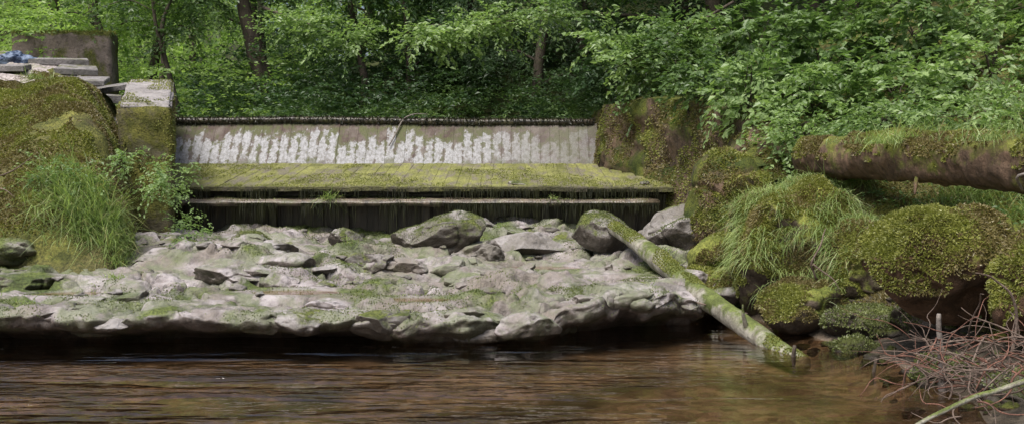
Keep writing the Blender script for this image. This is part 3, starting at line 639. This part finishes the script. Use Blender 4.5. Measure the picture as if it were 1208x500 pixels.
def tree(x,y,h,rt,lean=(0,0),mat=leaf_mid,crown=(2.2,2.2,2.6),nc=9,ns=70,ll=.12,k=22,sl=.8,bm=bark_m,seed=0,low=.2,name='deciduous_tree',wr=.58,droop=.35,wid=.38):
    g=np.random.default_rng(seed+500);z0=hz(x,y)-.2
    P=[np.array([x+lean[0]*t+.15*g.normal()*(t>0)*(t<1),y+lean[1]*t,z0+h*t*.9]) for t in (0,.2,.4,.6,.8,1)]
    parts=[tube(P,[rt*1.25,rt,rt*.85,rt*.65,rt*.45,rt*.15],bm,14,.15,seed,8)]
    Q=[]
    for i in range(nc):
        t=low+(1-low)*(i+.5)/nc;t=min(1,t+.05*g.normal());p0=np.array([np.interp(t,[0,.2,.4,.6,.8,1],[q[k_] for q in P]) for k_ in range(3)])
        a=i*2.4+g.random();env=math.sin(math.pi*min(1,max(.1,(t-low)/(1-low)*.8+.18)))
        c=p0+np.array([math.cos(a)*crown[0]*env,math.sin(a)*crown[1]*env,g.uniform(.1,.6)])
        parts.append(tube([p0,(p0+c)/2+np.array([0,0,.25]),c],[rt*.3*(1.1-t),rt*.18*(1.1-t)+.01,.01],bm,7,.1,seed+i,5))
        r=np.array([1.25,1.25,.42])*g.uniform(.7,1.1)*crown[0]/2.2
        Q.append(clump(c,r,ns,k,ll,sl,wr,droop,.15,g=g,wid=wid))
        mid=(p0+c)/2;Q.append(clump(mid,r*.7,ns//3,k,ll,sl,wr,droop,.15,g=g,wid=wid))
    parts.append(quads(np.concatenate(Q),mat));return mesh_obj(name,parts)
tree(-6.6,30.5,6.2,.27,(-1.3,0),leaf_mid,(2.2,1.6,2.),nc=6,ns=40,seed=1,low=.55,ll=.13)
tree(-7.9,26.5,5.2,.07,(-.8,0),leaf_mid,(1.2,1.,1.),nc=5,ns=22,seed=2,low=.5,ll=.12)
tree(-10.6,33,6.2,.16,(.3,0),leaf_far,(1.8,1.5,2.),nc=5,ns=28,seed=3,low=.5,ll=.14)
tree(-9.2,29.5,5.6,.09,(.2,0),leaf_mid,(1.2,1.2,1.),nc=4,ns=20,seed=23,low=.6,ll=.12)
tree(-3.9,28.6,5.6,.10,(-.5,0),leaf_mid,(1.3,1.2,1.),nc=5,ns=24,seed=24,low=.55,ll=.12)
tree(-4.6,33,6.5,.18,(.4,0),leaf_far,(2.2,2,2.),nc=8,ns=45,seed=4,low=.25,ll=.14)
tree(-11.6,31,5.6,.13,(.2,0),leaf_far,(1.6,1.5,2.),nc=6,ns=32,seed=5,low=.35,ll=.14)
tree(-15,36,6.5,.2,(0,0),leaf_far,(2.6,2,2.),nc=8,ns=45,seed=6,low=.15,ll=.15)
tree(-1.2,31,7,.12,(-.6,0),leaf_mid,(2.6,2,2.),nc=9,ns=50,seed=7,low=.12,ll=.14)
tree(2.0,31,9,.15,(.5,0),leaf_mid,(2.6,2,2.),nc=10,ns=50,seed=8,low=.08,ll=.14)
tree(4.6,26.5,8,.2,(.4,-.3),leaf_mid,(2.4,2,2.),nc=9,ns=45,seed=9,low=.15,ll=.14)
tree(7.5,24.5,8,.2,(-.2,-.3),leaf_mid,(2.4,2,2.),nc=9,ns=45,seed=10,low=.12,ll=.15)
tree(10.5,22.5,8,.2,(-.5,-.3),leaf_dark,(2.4,2,2.),nc=9,ns=45,seed=11,low=.1,ll=.15)
tree(9.5,18.5,7.5,.15,(-.4,-.2),leaf_mid,(1.9,1.6,2.),nc=9,ns=36,seed=12,low=.15,ll=.14)
tree(8.5,31,10,.25,(0,0),leaf_dark,(3,2.5,2.),nc=10,ns=50,seed=13,low=.1,ll=.16)
tree(13.5,29,9,.25,(0,0),leaf_dark,(3,2.5,2.),nc=10,ns=50,seed=14,low=.05,ll=.16)
tree(5.2,33,10,.25,(0,0),leaf_dark,(3,2.5,2.),nc=10,ns=50,seed=15,low=.1,ll=.16)
tree(-8.3,35,7,.2,(0,0),leaf_conifer,(2.2,2,2.),nc=11,ns=50,seed=16,low=.05,ll=.13,name='spruce_tree',wr=.22,droop=.7,k=32)
tree(.6,27.6,8,.13,(.2,0),leaf_conifer,(1.9,1.5,2.),nc=12,ns=50,seed=17,low=.08,ll=.11,name='spruce_tree',wr=.22,droop=.6,k=32)
tree(-2.8,29,6,.10,(.1,0),leaf_dark,(1.7,1.5,2.),nc=8,ns=45,seed=18,low=.15,ll=.12)
def limb(name,pts,rad,cl,mat,ll=.12):
    mesh_obj(name,[tube(pts,rad,bark_m,8,.1,3,8)]+[quads(np.concatenate([clump(c,r,n,20,ll,.6,.6,.3,.2) for c,r,n in cl]),mat)])
limb('overhanging_branch',[(3.6,27,5.5),(1.8,25.5,5.4),(0,24.5,5.1),(-2,24,4.7)],[.05,.035,.02,.01],[((-1.9,24,4.7),(.9,.5,.25),55),((-.7,24.3,5.0),(.9,.6,.3),60),((.6,24.6,5.3),(1.,.6,.3),60)],leaf_bright)
limb('overhanging_branch',[(4.6,23,5.3),(3.6,22.3,4.7),(2.6,21.8,4.1),(2.0,21.5,3.8)],[.03,.025,.015,.008],[((2.4,21.7,4.0),(.7,.5,.3),55),((3.3,22.2,4.6),(.8,.5,.35),60),((1.9,22.5,4.5),(.6,.4,.2),30)],leaf_bright)
limb('overhanging_branch',[(-6.5,29,6),(-5.4,27,5.5),(-4.2,26,5.0)],[.05,.03,.01],[((-5,26.5,5.3),(1.,.5,.3),70),((-3.9,26,4.9),(.8,.5,.25),50)],leaf_bright)
limb('overhanging_branch',[(-13,27,7.5),(-11.6,25.5,6.9),(-10.4,24.8,6.4)],[.05,.03,.01],[((-11.6,25.3,6.7),(1.,.5,.3),50),((-10.2,25,6.3),(.8,.5,.25),30)],leaf_bright)
def under(name,x0,x1,y0,y1,n,mat,ll,up=.5,k=14,sl=.45,thr=.42,**kw):
    bx=rng.uniform(x0,x1,n);by=rng.uniform(y0,y1,n);kk=fbm(P2(bx,by,.8),int(x0*7+y0)%97,3)>thr;bx,by=bx[kk],by[kk]
    m=len(bx);Bp=np.stack([bx,by,H(bx,by)+up*rng.random(m)**1.5],-1)
    D=np.stack([rng.normal(size=m),rng.normal(size=m)-.5,.3+.4*rng.random(m)],-1)
    return mesh_obj(name,[quads(sprays(Bp,D,sl*(.6+.8*rng.random(m)),k,ll,droop=.45,**kw),mat)])
under('undergrowth',-8,4,24.6,30,3800,leaf_mid,.09,.6,thr=.47)
under('undergrowth',-8,4,24.6,31,2400,leaf_dark,.11,1.3,sl=.6,thr=.46)
under('undergrowth',-9,5,29,40,3500,leaf_dark,.14,2.0,sl=.7)
under('undergrowth',3.6,12,15,26,2200,leaf_mid,.10,.5,thr=.46)
under('undergrowth',-18,-6,25.5,45,3700,leaf_far,.14,1.6,sl=.7)
under('fern_patch',-7,2.5,24.7,28,600,leaf_bright,.11,.25,k=40,sl=.75,thr=.45,wr=.22,wid=.22)
under('undergrowth',4.6,9,11,15,900,leaf_mid,.06,.15)
n=4200;bx=rng.uniform(-34,30,n);by=rng.uniform(40,58,n);bz=H(bx,by)+rng.random(n)*np.where(bx<0,6.5,9)
kk=fbm(np.stack([bx*.35,by*.35,bz*.5],-1),33,3)>.44;bx,by,bz=bx[kk],by[kk],bz[kk]
mesh_obj('distant_forest_foliage',[quads(sprays(np.stack([bx,by,bz],-1),rng.normal(size=(len(bx),3))+np.array([0,-.4,0]),1.9,30,.26,droop=.4),leaf_far)])
parts=[]
for i in range(34):
    x=rng.uniform(-26,20);y=rng.uniform(37,52);z=hz(x,y);r=rng.uniform(.1,.22);parts.append(tube([(x,y,z-.3),(x+rng.normal()*.3,y,z+4),(x+rng.normal()*.6,y,z+7.5)],[r,r*.8,r*.4],bark_m,8,.1,i))
mesh_obj('distant_tree_trunks',parts)
# ---------------------------------------------------------------- light, world, camera
sc=bpy.context.scene
w=bpy.data.worlds.new("World");sc.world=w;w.use_nodes=True;nt=w.node_tree
bg=nt.nodes['Background'];sky=nt.nodes.new('ShaderNodeTexSky');sky.sky_type='NISHITA';sky.sun_disc=False
sky.sun_elevation=math.radians(62);sky.sun_rotation=math.radians(215);sky.dust_density=5;sky.air_density=1.
nt.links.new(sky.outputs[0],bg.inputs[0]);bg.inputs[1].default_value=.15
sd=bpy.data.lights.new('sun','SUN');sd.energy=4.2;sd.angle=math.radians(32);sd.color=(1,.975,.94)
so=bpy.data.objects.new('sun',sd);sc.collection.objects.link(so);so.rotation_euler=(math.radians(28),0,math.radians(-35))
cd=bpy.data.cameras.new('camera');cam=bpy.data.objects.new('camera',cd);sc.collection.objects.link(cam);sc.camera=cam
cd.sensor_width=36;cd.lens=38.6;cd.clip_end=1000;cd.clip_start=.1
cam.location=(0,0,2.0);cam.rotation_euler=(math.radians(90-2.65),0,0)
sc.view_settings.view_transform='Standard';sc.view_settings.look='None';sc.view_settings.exposure=0
print('polys',sum(len(o.data.polygons) for o in sc.objects if o.type=='MESH'))
